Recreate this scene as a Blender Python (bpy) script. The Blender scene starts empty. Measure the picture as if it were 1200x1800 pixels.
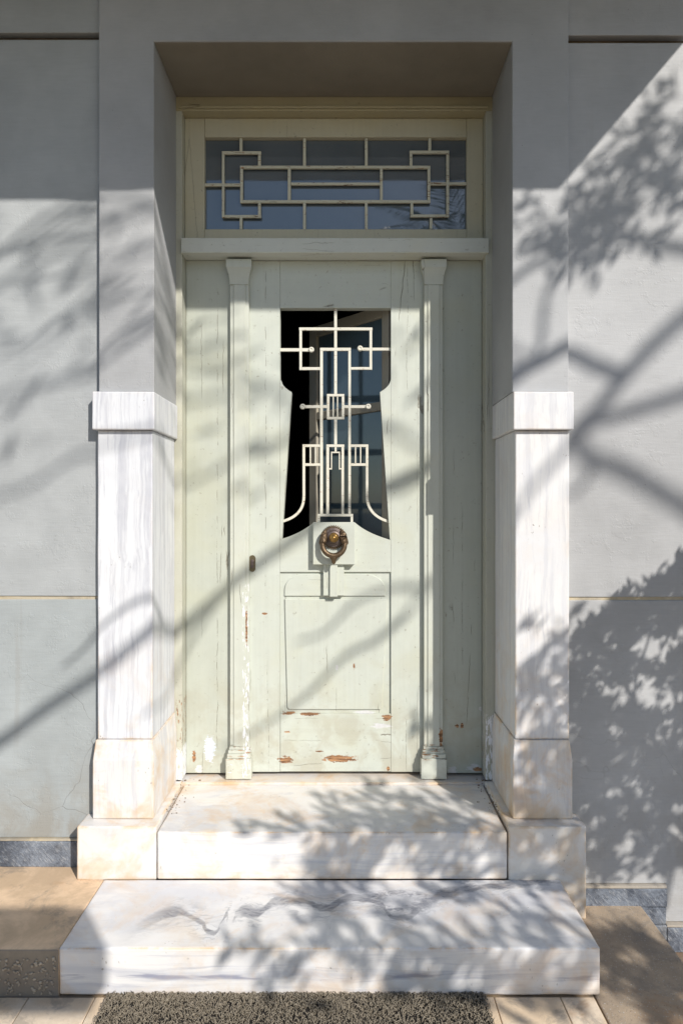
import bpy, bmesh, math, random
import numpy as np
from mathutils import Vector, Matrix, noise as mnoise

random.seed(7)
rng = np.random.default_rng(11)
scene = bpy.context.scene
C = scene.collection

# ------------------------------------------------------------------ camera
CAM_Y, CAM_Z, F, VX, VY = -2.884, 1.32, 1200.0, 602.0, 893.0
cam_d = bpy.data.cameras.new('camera')
cam = bpy.data.objects.new('camera', cam_d)
C.objects.link(cam)
cam.location = (0, CAM_Y, CAM_Z)
cam.rotation_euler = (math.pi / 2, 0, 0)
cam_d.sensor_fit = 'VERTICAL'
cam_d.sensor_height = 36.0
cam_d.lens = 36.0 * F / 1800.0
cam_d.shift_x = (600 - VX) / 1800.0
cam_d.shift_y = (VY - 900) / 1800.0
cam_d.clip_start = 0.02
cam_d.clip_end = 1000
scene.camera = cam

# ------------------------------------------------------------------ light
S = Vector((0.67, -1.0, 0.79))              # from the wall towards the sun
sun_d = bpy.data.lights.new('sun', 'SUN')
sun = bpy.data.objects.new('sun', sun_d)
C.objects.link(sun)
sun.rotation_euler = (-S).to_track_quat('-Z', 'Y').to_euler()
sun.location = (10, -15, 12)
sun_d.energy = 4.9
sun_d.angle = math.radians(0.53)
sun_d.color = (1.0, 0.95, 0.875)
world = bpy.data.worlds.new('World')
scene.world = world
world.use_nodes = True
wn = world.node_tree
wn.nodes.clear()
sky = wn.nodes.new('ShaderNodeTexSky')
sky.sky_type = 'NISHITA'
sky.sun_disc = False
sky.sun_elevation = math.atan2(S.z, math.hypot(S.x, S.y))
sky.sun_rotation = math.atan2(S.x, S.y)
sky.ozone_density = 2.6
sky.air_density = 1.1
sky.dust_density = 0.6
wbg = wn.nodes.new('ShaderNodeBackground')
wbg.inputs['Strength'].default_value = 0.118
wout = wn.nodes.new('ShaderNodeOutputWorld')
wtc = wn.nodes.new('ShaderNodeTexCoord')
wns = wn.nodes.new('ShaderNodeTexNoise')
wns.inputs['Scale'].default_value = 3.2
wns.inputs['Detail'].default_value = 6
wrm = wn.nodes.new('ShaderNodeValToRGB')
wrm.color_ramp.elements[0].position = 0.50
wrm.color_ramp.elements[0].color = (0, 0, 0, 1)
wrm.color_ramp.elements[1].position = 0.74
wrm.color_ramp.elements[1].color = (0.3, 0.3, 0.3, 1)
wmx = wn.nodes.new('ShaderNodeMixRGB')
wmx.inputs['Color2'].default_value = (7.5, 7.6, 8.0, 1)
wn.links.new(wtc.outputs['Generated'], wns.inputs['Vector'])
wn.links.new(wns.outputs['Fac'], wrm.inputs['Fac'])
wn.links.new(wrm.outputs['Color'], wmx.inputs['Fac'])
wn.links.new(sky.outputs['Color'], wmx.inputs['Color1'])
wn.links.new(wmx.outputs['Color'], wbg.inputs['Color'])
wn.links.new(wbg.outputs['Background'], wout.inputs['Surface'])
vs = scene.view_settings
vs.view_transform = 'Standard'
vs.look = 'None'
vs.gamma = 1.0
vs.use_curve_mapping = False
vs.exposure = 0.0


# ------------------------------------------------------------------ geometry helpers
def px(x, Y):
    return (x - VX) / F * (Y - CAM_Y)


def pz(y, Y):
    return CAM_Z - (y - VY) / F * (Y - CAM_Y)


def tag(o, label=None, cat=None, group=None, kind=None):
    if label: o['label'] = label
    if cat: o['category'] = cat
    if group: o['group'] = group
    if kind: o['kind'] = kind
    return o


def thing(name, loc, label, cat, group=None):
    o = bpy.data.objects.new(name, None)
    C.objects.link(o)
    o.location = loc
    o.empty_display_size = 0.1
    return tag(o, label, cat, group, 'thing')


def origin_of(p):
    v = Vector((0, 0, 0))
    while p is not None:
        v = v + Vector(p.location)
        p = p.parent
    return v


def link(name, me, m, parent=None, world_verts=True):
    """one mesh object; its vertices are given in world coordinates"""
    if parent is not None and world_verts:
        me.transform(Matrix.Translation(-origin_of(parent)))
    o = bpy.data.objects.new(name, me)
    if m is not None and len(me.materials) == 0:
        me.materials.append(m)
    C.objects.link(o)
    o.parent = parent
    return o


def bm_obj(name, bm, m, parent=None, smooth=False):
    me = bpy.data.meshes.new(name)
    bmesh.ops.recalc_face_normals(bm, faces=bm.faces)
    bm.to_mesh(me)
    bm.free()
    if smooth:
        for p in me.polygons: p.use_smooth = True
    return link(name, me, m, parent)


def box_bm(x0, x1, y0, y1, z0, z1, bev=0.002, seg=1, cut=0.0, jit=0.0, seed=0):
    bm = bmesh.new()
    bmesh.ops.create_cube(bm, size=1.0)
    for v in bm.verts:
        v.co = Vector(((x0 + x1) / 2 + v.co.x * (x1 - x0), (y0 + y1) / 2 + v.co.y * (y1 - y0), (z0 + z1) / 2 + v.co.z * (z1 - z0)))
    sharp = None
    if cut > 0:
        for ax, (a, b) in enumerate(((x0, x1), (y0, y1), (z0, z1))):
            n = int((b - a) / cut)
            nrm = Vector((0, 0, 0)); nrm[ax] = 1
            for i in range(1, n):
                co = Vector((0, 0, 0)); co[ax] = a + (b - a) * i / n
                bmesh.ops.bisect_plane(bm, geom=bm.verts[:] + bm.edges[:] + bm.faces[:], plane_co=co, plane_no=nrm)
    if bev > 0:
        ed = [e for e in bm.edges if len(e.link_faces) == 2 and e.calc_face_angle(0) > 0.5]
        bmesh.ops.bevel(bm, geom=ed, offset=bev, segments=seg, affect='EDGES', profile=0.5, clamp_overlap=True)
    if jit > 0:
        for v in bm.verts:
            n = mnoise.noise_vector(v.co * 9.0 + Vector((seed, 0, 0))) * 0.6 + mnoise.noise_vector(v.co * 31.0 + Vector((seed, 3, 0))) * 0.5
            v.co += n * jit
    return bm


def box(name, x0, x1, y0, y1, z0, z1, m, parent=None, bev=0.002, seg=1, cut=0.0, jit=0.0):
    return bm_obj(name, box_bm(x0, x1, y0, y1, z0, z1, bev, seg, cut, jit, seed=x0 * 7 + z0), m, parent, smooth=False)


def prism_bm(pts, y0, y1, bev=0.0):
    """outline in the XZ plane, extruded from y0 (front) to y1"""
    bm = bmesh.new()
    a = [bm.verts.new((x, y0, z)) for x, z in pts]
    b = [bm.verts.new((x, y1, z)) for x, z in pts]
    n = len(pts)
    f = bm.faces.new(a)
    bm.faces.new(list(reversed(b)))
    for i in range(n):
        bm.faces.new((a[i], b[i], b[(i + 1) % n], a[(i + 1) % n]))
    bmesh.ops.recalc_face_normals(bm, faces=bm.faces)
    if bev > 0:
        ed = [e for e in bm.edges if all(abs(v.co.y - y0) < 1e-6 for v in e.verts)]
        bmesh.ops.bevel(bm, geom=ed, offset=bev, segments=1, affect='EDGES', clamp_overlap=True)
    return bm


def prism(name, pts, y0, y1, m, parent=None, bev=0.0015):
    return bm_obj(name, prism_bm(pts, y0, y1, bev), m, parent)


def tube_into(bm, pts, rads, sides=8, cap=True):
    rings = []
    n = len(pts)
    up = Vector((0.13, 0.41, 0.9)).normalized()
    for i, p in enumerate(pts):
        d = (pts[min(i + 1, n - 1)] - pts[max(i - 1, 0)]).normalized()
        u = d.cross(up)
        if u.length < 1e-3: u = d.cross(Vector((1, 0, 0)))
        u.normalize()
        w = d.cross(u)
        rings.append([bm.verts.new(p + (u * math.cos(2 * math.pi * k / sides) + w * math.sin(2 * math.pi * k / sides)) * rads[i]) for k in range(sides)])
    for i in range(n - 1):
        for k in range(sides):
            bm.faces.new((rings[i][k], rings[i][(k + 1) % sides], rings[i + 1][(k + 1) % sides], rings[i + 1][k]))
    if cap:
        bm.faces.new(list(reversed(rings[0])))
        bm.faces.new(rings[-1])


def lathe_y_bm(cx, cz, prof, sides=40):
    """prof: (radius, y) from the back rim to the front tip, turned about the Y axis"""
    bm = bmesh.new()
    rings = []
    for r, y in prof:
        if r < 1e-5:
            rings.append([bm.verts.new((cx, y, cz))])
        else:
            rings.append([bm.verts.new((cx + r * math.cos(2 * math.pi * k / sides), y, cz + r * math.sin(2 * math.pi * k / sides))) for k in range(sides)])
    for a, b in zip(rings, rings[1:]):
        for k in range(sides):
            k2 = (k + 1) % sides
            if len(b) == 1: bm.faces.new((a[k], a[k2], b[0]))
            elif len(a) == 1: bm.faces.new((a[0], b[k2], b[k]))
            else: bm.faces.new((a[k], a[k2], b[k2], b[k]))
    return bm


def arrays_obj(name, verts, faces, m, parent=None):
    me = bpy.data.meshes.new(name)
    verts = np.asarray(verts, dtype=np.float32); faces = np.asarray(faces, dtype=np.int32)
    k = faces.shape[1]
    me.vertices.add(len(verts)); me.vertices.foreach_set('co', verts.ravel())
    me.loops.add(faces.size); me.loops.foreach_set('vertex_index', faces.ravel())
    me.polygons.add(len(faces)); me.polygons.foreach_set('loop_start', np.arange(0, faces.size, k, dtype=np.int32))
    me.update(calc_edges=True)
    me.validate()
    return link(name, me, m, parent)


# ------------------------------------------------------------------ material helpers
class NT:
    def __init__(s, name):
        s.m = bpy.data.materials.new(name)
        s.m.use_nodes = True
        s.t = s.m.node_tree
        s.t.nodes.clear()
        s.out = s.t.nodes.new('ShaderNodeOutputMaterial')
        s.b = s.t.nodes.new('ShaderNodeBsdfPrincipled')
        s.t.links.new(s.b.outputs[0], s.out.inputs['Surface'])
        s.geo = s.t.nodes.new('ShaderNodeNewGeometry')
        s.pos = s.geo.outputs['Position']
        sx = s.t.nodes.new('ShaderNodeSeparateXYZ')
        s.t.links.new(s.pos, sx.inputs[0])
        s.x, s.y, s.z = sx.outputs
        sn = s.t.nodes.new('ShaderNodeSeparateXYZ')
        s.t.links.new(s.geo.outputs['True Normal'], sn.inputs[0])
        s.nx, s.ny, s.nz = sn.outputs

    def put(s, inp, v):
        if isinstance(v, bpy.types.NodeSocket): s.t.links.new(v, inp)
        elif isinstance(v, (tuple, list)) and len(v) == 3 and inp.type == 'RGBA': inp.default_value = (*v, 1)
        else: inp.default_value = v

    def math(s, op, a, b=0.0, c=0.0, clamp=False):
        n = s.t.nodes.new('ShaderNodeMath'); n.operation = op; n.use_clamp = clamp
        s.put(n.inputs[0], a); s.put(n.inputs[1], b); s.put(n.inputs[2], c)
        return n.outputs[0]

    def mul(s, a, b, clamp=False): return s.math('MULTIPLY', a, b, clamp=clamp)
    def add(s, a, b, clamp=False): return s.math('ADD', a, b, clamp=clamp)
    def sub(s, a, b, clamp=False): return s.math('SUBTRACT', a, b, clamp=clamp)

    def scale(s, sc, off=(0, 0, 0), vec=None):
        n = s.t.nodes.new('ShaderNodeMapping')
        n.inputs['Scale'].default_value = sc
        n.inputs['Location'].default_value = off
        s.put(n.inputs['Vector'], vec or s.pos)
        return n.outputs[0]

    def noise(s, scale, detail=4, rough=0.55, dist=0.0, vec=None, color=False):
        n = s.t.nodes.new('ShaderNodeTexNoise')
        n.inputs['Scale'].default_value = scale
        n.inputs['Detail'].default_value = detail
        n.inputs['Roughness'].default_value = rough
        n.inputs['Distortion'].default_value = dist
        s.put(n.inputs['Vector'], vec or s.pos)
        return n.outputs['Color' if color else 'Fac']

    def warp(s, amt, scale, vec=None):
        c = s.noise(scale, 3, color=True, vec=vec)
        a = s.t.nodes.new('ShaderNodeVectorMath'); a.operation = 'SUBTRACT'; a.inputs[1].default_value = (.5, .5, .5)
        s.put(a.inputs[0], c)
        b = s.t.nodes.new('ShaderNodeVectorMath'); b.operation = 'SCALE'; b.inputs['Scale'].default_value = amt
        s.put(b.inputs[0], a.outputs[0])
        d = s.t.nodes.new('ShaderNodeVectorMath'); d.operation = 'ADD'
        s.put(d.inputs[0], vec or s.pos); s.put(d.inputs[1], b.outputs[0])
        return d.outputs[0]

    def vor(s, scale, feature='F1', vec=None, out='Distance'):
        n = s.t.nodes.new('ShaderNodeTexVoronoi'); n.feature = feature
        n.inputs['Scale'].default_value = scale
        s.put(n.inputs['Vector'], vec or s.pos)
        return n.outputs[out]

    def step(s, v, a, b, lo=0.0, hi=1.0):
        n = s.t.nodes.new('ShaderNodeMapRange'); n.interpolation_type = 'SMOOTHSTEP' if a < b else 'LINEAR'
        s.put(n.inputs['Value'], v)
        n.inputs['From Min'].default_value = a; n.inputs['From Max'].default_value = b
        n.inputs['To Min'].default_value = lo; n.inputs['To Max'].default_value = hi
        return n.outputs[0]

    def mix(s, f, a, b, mode='MIX'):
        n = s.t.nodes.new('ShaderNodeMixRGB'); n.blend_type = mode
        s.put(n.inputs[0], f); s.put(n.inputs[1], a); s.put(n.inputs[2], b)
        return n.outputs[0]

    def ellipse(s, cx, cz, rx, rz, w):
        """1 inside an ellipse of the XZ plane whose rim is broken up by the noise w"""
        a = s.math('POWER', s.math('DIVIDE', s.sub(s.x, cx), rx), 2.0)
        b = s.math('POWER', s.math('DIVIDE', s.sub(s.z, cz), rz), 2.0)
        d = s.add(s.math('SQRT', s.add(a, b)), s.mul(s.sub(w, 0.5), 4.2))
        return s.step(d, 0.9, 1.02, 1.0, 0.0), s.step(d, 1.0, 1.22, 1.0, 0.0)

    def band(s, v, a, b, soft):
        return s.mul(s.step(v, a - soft, a + soft), s.step(v, b - soft, b + soft, 1.0, 0.0))

    def edge(s, r=0.006, gain=3.0):
        n = s.t.nodes.new('ShaderNodeBevel'); n.samples = 4; n.inputs['Radius'].default_value = r
        d = s.t.nodes.new('ShaderNodeVectorMath'); d.operation = 'DOT_PRODUCT'
        s.put(d.inputs[0], n.outputs[0]); s.put(d.inputs[1], s.geo.outputs['True Normal'])
        return s.mul(s.sub(1.0, d.outputs['Value']), gain, clamp=True)

    def arris(s):
        """1 on the rounded edges of an axis aligned block"""
        a = s.math('MAXIMUM', s.math('MAXIMUM', s.math('ABSOLUTE', s.nx), s.math('ABSOLUTE', s.ny)), s.math('ABSOLUTE', s.nz))
        return s.step(a, .90, .985, 1.0, 0.0)

    def done(s, col, rough=0.5, height=None, strength=0.2, dist=0.003, metal=0.0, **kw):
        s.put(s.b.inputs['Base Color'], col)
        s.put(s.b.inputs['Roughness'], rough)
        s.put(s.b.inputs['Metallic'], metal)
        for k, v in kw.items(): s.put(s.b.inputs[k.replace('_', ' ')], v)
        if height is not None:
            n = s.t.nodes.new('ShaderNodeBump')
            n.inputs['Strength'].default_value = strength
            n.inputs['Distance'].default_value = dist
            s.put(n.inputs['Height'], height)
            s.put(s.b.inputs['Normal'], n.outputs[0])
        return s.m


def wall_paint(name, col, crack=0.5, stain=0.5):
    n = NT(name)
    lo = n.noise(1.3, 5, 0.6)
    mid = n.noise(9, 5, 0.6)
    brush = n.noise(1.0, 4, 0.6, vec=n.scale((14, 14, 160)))
    brush2 = n.noise(1.0, 3, 0.6, vec=n.scale((190, 30, 25), (3, 1, 2)))
    v = n.add(n.mul(n.sub(lo, .5), .70), n.add(n.mul(n.sub(mid, .5), .22), n.mul(n.sub(brush, .5), .16)))
    c = n.mix(1.0, col, n.add(1.0, v), 'MULTIPLY')
    # hairline cracks in the render
    w = n.warp(0.22, 4.0)
    e = n.vor(2.3, 'DISTANCE_TO_EDGE', vec=w)
    hair = n.mul(n.step(e, 0.0012, 0.005, 1.0, 0.0), n.step(n.noise(2.2, 2), .47, .58))
    hair = n.mul(hair, n.mul(n.step(n.z, .25, 1.0, 1.0, .12), crack))
    c = n.mix(n.mul(hair, .55), c, (.13, .13, .12))
    # rising damp and dirt close to the plinth
    d = n.mul(n.step(n.noise(3.5, 6, .65, .6), .44, .60), n.mul(n.step(n.z, -.25, .45, 1.0, 0.0), stain))
    c = n.mix(n.mul(d, .6), c, (.25, .215, .165))
    run = n.mul(n.step(n.noise(1.0, 5, .6, vec=n.scale((22, 22, .9))), .60, .78), .25 * stain)
    c = n.mix(run, c, (.27, .25, .22))
    # specks
    sp = n.step(n.vor(38, vec=n.warp(.02, 60)), .05, .075, 1.0, 0.0)
    sp = n.mul(sp, n.step(n.noise(14, 2), .62, .66))
    c = n.mix(n.mul(sp, .75), c, (.10, .085, .07))
    h = n.add(n.add(n.mul(brush, .55), n.mul(brush2, .35)), n.add(n.mul(n.noise(220, 3), .35), n.add(n.mul(mid, .8), n.mul(hair, -1.2))))
    h = n.add(h, n.mul(n.step(n.noise(11, 6, .7), .56, .62), .6))
    return n.done(c, n.step(mid, .3, .7, .55, .7), h, .38, .0025)


def old_paint(name, col, chips=1.0, spots=(), strips=(), crack=1.0, horizontal=False, lines=()):
    """oil paint on old timber: checks along the grain, chips to primer and bare wood"""
    n = NT(name)
    g = (1.2, 40, 55) if horizontal else (55, 40, 1.2)
    g2 = (3.5, 20, 24) if horizontal else (24, 20, 3.5)
    g3 = (.35, 3, 7) if horizontal else (7, 3, .22)
    grain = n.noise(1.0, 5, .6, vec=n.scale(g))
    lo = n.noise(2.0, 5, .6)
    mid = n.noise(17, 5, .62)
    c = n.mix(1.0, col, n.add(1.0, n.add(n.mul(n.sub(lo, .5), .22), n.add(n.mul(n.sub(mid, .5), .12), n.mul(n.sub(grain, .5), .13)))), 'MULTIPLY')
    # weathered yellowing
    c = n.mix(n.mul(n.step(n.noise(3.1, 4, .6, .5), .45, .75), .35), c, n.mix(1.0, col, (1.0, .95, .78), 'MULTIPLY'))
    low = n.step(n.z, .02, .75, 1.0, 0.0)
    # hand dirt and splash near the foot
    c = n.mix(n.mul(n.mul(n.step(n.noise(6, 5, .65, .4), .42, .62), low), .42), c, (.36, .31, .21))
    c = n.mix(n.mul(n.step(n.noise(1.0, 6, .7, .3, vec=n.scale((30, 30, 1.5) if not horizontal else (2, 30, 30))), .55, .68), .10), c, (.36, .34, .27))
    c = n.mix(n.mul(n.step(n.noise(48, 4, .7), .64, .70), .55), c, (.22, .19, .14))
    # checks
    ck = n.vor(1.0, 'DISTANCE_TO_EDGE', vec=n.scale(g3, vec=n.warp(.012, 26)))
    ckm = n.mul(n.step(ck, .0015, .0065, 1.0, 0.0), n.step(n.noise(1.0, 3, vec=n.scale((6, 6, 2.6))), .54, .60))
    ckm = n.mul(ckm, crack)
    # small chips
    thr = n.add(.70, n.mul(low, -.06 * chips))
    ch = n.noise(1.0, 5, .68, .8, vec=n.scale(g2))
    chm = n.mul(n.step(n.sub(ch, thr), 0.0, .012), min(1.0, chips))
    chm = n.mul(chm, n.step(n.noise(5, 3), .40, .62))
    wood = n.mix(n.step(n.noise(1.0, 6, .75, .4, vec=n.scale((9, 60, 190))), .36, .62), (.50, .27, .13), (.11, .05, .025))
    prim = n.mix(n.noise(40, 3), (.72, .74, .78), (.50, .47, .42))
    under = n.mix(n.step(n.noise(21, 3), .46, .56), prim, wood)
    c = n.mix(chm, c, under)
    w = n.noise(70, 4, .7)
    w2 = n.noise(1.0, 4, .7, vec=n.scale((26, 26, 120)))
    hole = chm
    for (cx, cz, rx, rz, kind) in spots:
        e, rim = n.ellipse(cx, cz, rx, rz, n.add(n.mul(w, .45), n.mul(w2, .55)))
        c = n.mix(n.mul(rim, n.step(w, .40, .55)), c, (.50, .46, .38) if kind == 'wood' else (.62, .63, .62))
        c = n.mix(e, c, wood if kind == 'wood' else (prim if kind == 'primer' else (.60, .67, .78)))
        hole = n.math('MAXIMUM', hole, e)
    for (x0, x1, z0, z1, t, kind) in strips:
        s_ = n.noise(1.0, 5, .7, .5, vec=n.scale((95, 95, 22) if abs(z1 - z0) > abs(x1 - x0) else (18, 60, 110)))
        e = n.mul(n.step(n.sub(s_, t), 0.0, .03), n.mul(n.band(n.x, x0, x1, .002), n.band(n.z, z0, z1, .006)))
        c = n.mix(e, c, wood if kind == 'wood' else (.80, .81, .83))
        hole = n.math('MAXIMUM', hole, e)
    for (lx, z0, z1, lw) in lines:
        wob = n.add(n.mul(n.sub(n.noise(1.0, 3, .6, vec=n.scale((.01, .01, 3.2), (lx * 31, 0, 0))), .5), .030), n.mul(n.sub(n.noise(1.0, 3, .7, vec=n.scale((.01, .01, 40), (lx * 17, 0, 0))), .5), .006))
        lm = n.step(n.math('ABSOLUTE', n.sub(n.sub(n.x, lx), wob)), lw * .5, lw * 1.6, 1.0, 0.0)
        lm = n.mul(lm, n.mul(n.band(n.z, z0, z1, .05), n.step(n.noise(1.0, 4, .7, vec=n.scale((.01, .01, 14), (lx * 11, 0, 0))), .45, .57)))
        ckm = n.math('MAXIMUM', ckm, lm)
    c = n.mix(n.mul(ckm, .70), c, (.13, .11, .075))
    ed = n.mul(n.edge(.004, 3.0), n.step(n.noise(33, 4, .7), .52, .66))
    c = n.mix(n.mul(ed, .5), c, (.40, .33, .23))
    h = n.add(n.add(n.mul(grain, .6), n.mul(n.noise(120, 3), .18)), n.add(n.mul(hole, -1.6), n.mul(ckm, -1.8)))
    h = n.add(h, n.mul(n.noise(5, 2), 1.2))
    rough = n.add(n.step(mid, .3, .7, .38, .52), n.mul(hole, .35), clamp=True)
    return n.done(c, rough, h, .40, .0022)


def marble(name, streak=(34, 34, 1.1), tan=0.4, vein=0.55, base=(.78, .765, .745), ground_z=None, swirl=False, rust=0.5, high=1.0):
    n = NT(name)
    w = n.warp(.05, 3.0)
    s1 = n.noise(1.0, 6, .62, .3, vec=n.scale(streak, vec=w))
    s2 = n.noise(1.0, 5, .65, .2, vec=n.scale(tuple(v * 2.6 for v in streak), (4, 2, 7), vec=w))
    cloud = n.noise(5.0, 5, .6, .8)
    c = n.mix(n.mul(n.step(s1, .45, .63), vein), base, (.50, .51, .56))
    c = n.mix(n.mul(n.step(s2, .54, .66), vein * .6), c, (.42, .43, .49))
    c = n.mix(n.mul(n.step(cloud, .42, .62), .38), c, (.64, .65, .69))
    if swirl:
        # the grey vein that winds across the tread, then breaks into an eddy
        cv = n.t.nodes.new('ShaderNodeFloatCurve')
        X = n.step(n.x, -1.0, 1.0)
        lin = n.t.nodes.new('ShaderNodeMapRange')
        lin.inputs['From Min'].default_value = -1.0
        lin.inputs['From Max'].default_value = 1.0
        xw = n.add(n.x, n.mul(n.sub(n.noise(6, 3), .5), .06))
        n.put(lin.inputs['Value'], xw)
        n.put(cv.inputs['Value'], lin.outputs[0])
        pts = [(215, 1644), (262, 1620), (312, 1606), (335, 1614), (352, 1622), (375, 1640), (398, 1636), (404, 1606), (425, 1603), (452, 1607), (480, 1583), (525, 1585), (570, 1596), (620, 1578), (668, 1590), (700, 1612), (745, 1590), (800, 1568), (880, 1555), (960, 1548)]
        cu = cv.mapping.curves[0]
        zz = -1.52
        P = []
        for (a, b) in pts:
            d = -zz * F / (b - VY)
            P.append((((a - VX) / F * d + 1) / 2, (d + CAM_Y + .6) / .7))
        cu.points[0].location = (0, P[0][1]); cu.points[1].location = (1, P[-1][1])
        for q in P: cu.points.new(*q)
        cv.mapping.update()
        fy = n.sub(n.mul(cv.outputs[0], .7), .6)
        jag = n.add(n.mul(n.sub(n.noise(11, 4, .6), .5), .060), n.mul(n.sub(n.noise(50, 3), .5), .010))
        off = n.add(n.sub(n.y, fy), jag)
        dist = n.math('ABSOLUTE', off)
        halo = n.mul(n.band(off, -.085, .09, .045), n.step(n.noise(1.0, 6, .7, 1.8, vec=n.scale((10, 34, 10), vec=n.warp(.16, 6))), .46, .64))
        wdt = n.step(n.noise(3.3, 2), .36, .64, .022, .075)
        vm = n.sub(1.0, n.math('DIVIDE', dist, wdt), clamp=True)
        fade = n.mul(n.step(n.nz, .5, .9), n.mul(n.step(n.x, -.80, -.62), n.step(n.noise(8, 3), .25, .5)))
        fib = n.noise(1.0, 5, .7, 1.5, vec=n.scale((9, 55, 9), vec=n.warp(.12, 7)))
        c = n.mix(n.mul(n.mul(n.step(vm, 0.0, .55), fade), n.step(fib, .34, .62, .5, .95)), c, (.17, .175, .205))
        c = n.mix(n.mul(n.mul(halo, fade), .75), c, (.40, .405, .43))
        # eddy on the right
        ex = n.mul(n.sub(n.x, .22), 1.0); ey = n.mul(n.sub(n.y, -.245), 1.9)
        r = n.math('SQRT', n.add(n.mul(ex, ex), n.mul(ey, ey)))
        rr = n.add(r, n.mul(n.sub(n.noise(12, 5, .65), .5), .10))
        ring = n.mul(n.band(rr, .07, .14, .03), n.step(n.nz, .5, .9))
        ring = n.mul(ring, n.step(n.noise(1.0, 5, .7, 1.2, vec=n.scale((24, 50, 9), vec=n.warp(.1, 9))), .38, .62))
        c = n.mix(n.mul(ring, .9), c, (.19, .20, .24))
        # dark line along the riser
        ln = n.add(n.z, n.add(n.mul(n.sub(n.noise(2.2, 4), .5), .05), .302))
        lm = n.mul(n.step(n.math('ABSOLUTE', ln), .003, .014, 1.0, 0.0), n.step(n.noise(1.0, 4, vec=n.scale((3.5, 1, 40))), .42, .56))
        c = n.mix(n.mul(lm, .8), c, (.24, .25, .34))
    # iron stain: soft patches, worn arrises and the foot
    up = n.step(n.z, .25, 1.0, 1.0, high)
    ed = n.math('MAXIMUM', n.edge(.022, 5.0), n.arris())
    pat = n.noise(4.5, 6, .65, .7)
    tanc = n.mix(n.step(n.noise(11, 4), .35, .65), (.68, .54, .38), (.60, .39, .20))
    c = n.mix(n.mul(n.mul(ed, n.step(n.noise(8, 5, .65), .40, .60)), n.mul(up, .85)), c, tanc)
    c = n.mix(n.mul(n.step(pat, .46, .66), n.mul(up, tan)), c, tanc)
    if ground_z is not None:
        low = n.mul(n.step(n.add(n.z, n.mul(n.sub(n.noise(9, 4), .5), .08)), ground_z, ground_z + .10, 1.0, 0.0), .55)
        c = n.mix(n.mul(low, n.step(pat, .32, .6)), c, (.55, .40, .24))
    ru = n.mul(n.step(n.noise(2.6, 5, .7, 1.0), .54, .66), n.mul(up, rust))
    c = n.mix(n.mul(ru, n.step(n.noise(1.0, 4, vec=n.scale((26, 26, 2.4))), .35, .65)), c, (.66, .42, .19))
    # pits and dirt specks
    pit = n.mul(n.step(n.vor(1.0, vec=n.scale((60, 60, 30), vec=n.warp(.02, 50))), .10, .17, 1.0, 0.0), n.step(n.noise(7, 2), .58, .66))
    c = n.mix(n.mul(pit, .7), c, (.28, .25, .22))
    chip = n.step(n.noise(30, 5, .7), .705, .725)
    c = n.mix(n.mul(chip, .5), c, (.40, .33, .26))
    h = n.add(n.mul(n.noise(70, 5, .7), .5), n.add(n.mul(pit, -1.2), n.add(n.mul(chip, -.9), n.mul(n.noise(9, 3), 1.4))))
    return n.done(c, n.step(n.noise(13, 4), .35, .7, .34, .55), h, .22, .0025, Specular_IOR_Level=.45)


def dark_marble():
    n = NT('dark_marble')
    a = n.noise(6, 8, .75, .4)
    dg = n.t.nodes.new('ShaderNodeMapping'); dg.inputs['Rotation'].default_value = (0, .7, 0); n.put(dg.inputs['Vector'], n.pos)
    b = n.noise(1.0, 7, .75, .3, vec=n.scale((120, 60, 28), vec=dg.outputs[0]))
    c = n.mix(n.step(a, .34, .68), (.045, .056, .08), (.23, .26, .31))
    c = n.mix(n.mul(n.step(b, .50, .72), .7), c, (.46, .47, .49))
    c = n.mix(n.mul(n.step(n.noise(5, 3), .55, .75), .35), c, (.42, .37, .28))
    h = n.add(n.mul(n.noise(26, 7, .75), 1.6), n.mul(b, .8))
    return n.done(c, .45, h, .7, .009)


def concrete(name, col, col2, agg=0.0, rust=0.4, speck=0.3):
    n = NT(name)
    a = n.noise(3.2, 6, .65, .5)
    b = n.noise(22, 5, .68)
    c = n.mix(n.step(a, .40, .60), col, col2)
    c = n.mix(n.mul(n.sub(b, .35), .9, clamp=True), c, n.mix(1.0, col, (.62, .60, .58), 'MULTIPLY'))
    ru = n.mul(n.step(n.noise(2.1, 5, .7, .8), .54, .70), rust)
    c = n.mix(ru, c, (.40, .20, .075))
    gm = n.mul(n.step(n.noise(5.5, 7, .72, .4), .50, .64), .5)
    c = n.mix(gm, c, (.20, .18, .16))
    h = n.add(n.mul(n.noise(150, 4, .7), .6), n.mul(b, 1.2))
    if agg > 0:
        v = n.vor(150, vec=n.warp(.01, 60)); vc = n.vor(150, vec=n.warp(.01, 60), out='Color')
        g = n.t.nodes.new('ShaderNodeSeparateColor'); n.put(g.inputs[0], vc)
        sel = n.mul(n.step(v, .24, .36, 1.0, 0.0), n.step(g.outputs[0], 1.0 - agg, 1.0 - agg + .05))
        c = n.mix(n.mul(sel, .8), c, n.mix(g.outputs[1], (.55, .52, .47), (.16, .12, .09)))
        h = n.add(h, n.mul(sel, .8))
    if speck > 0:
        sp = n.mul(n.step(n.noise(170, 3, .6), .68, .73), speck)
        c = n.mix(sp, c, (.12, .10, .08))
    return n.done(c, .72, h, .45, .004)


def simple(name, col, rough=.5, var=.2, sc=20, bump=.15, dist=.002, metal=0.0, **kw):
    n = NT(name)
    a = n.noise(sc, 5, .6)
    c = n.mix(1.0, col, n.add(1.0, n.mul(n.sub(a, .5), 2 * var)), 'MULTIPLY')
    return n.done(c, n.step(a, .3, .7, max(.02, rough - .07), rough + .07), n.noise(sc * 3, 4), bump, dist, metal, **kw)


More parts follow.
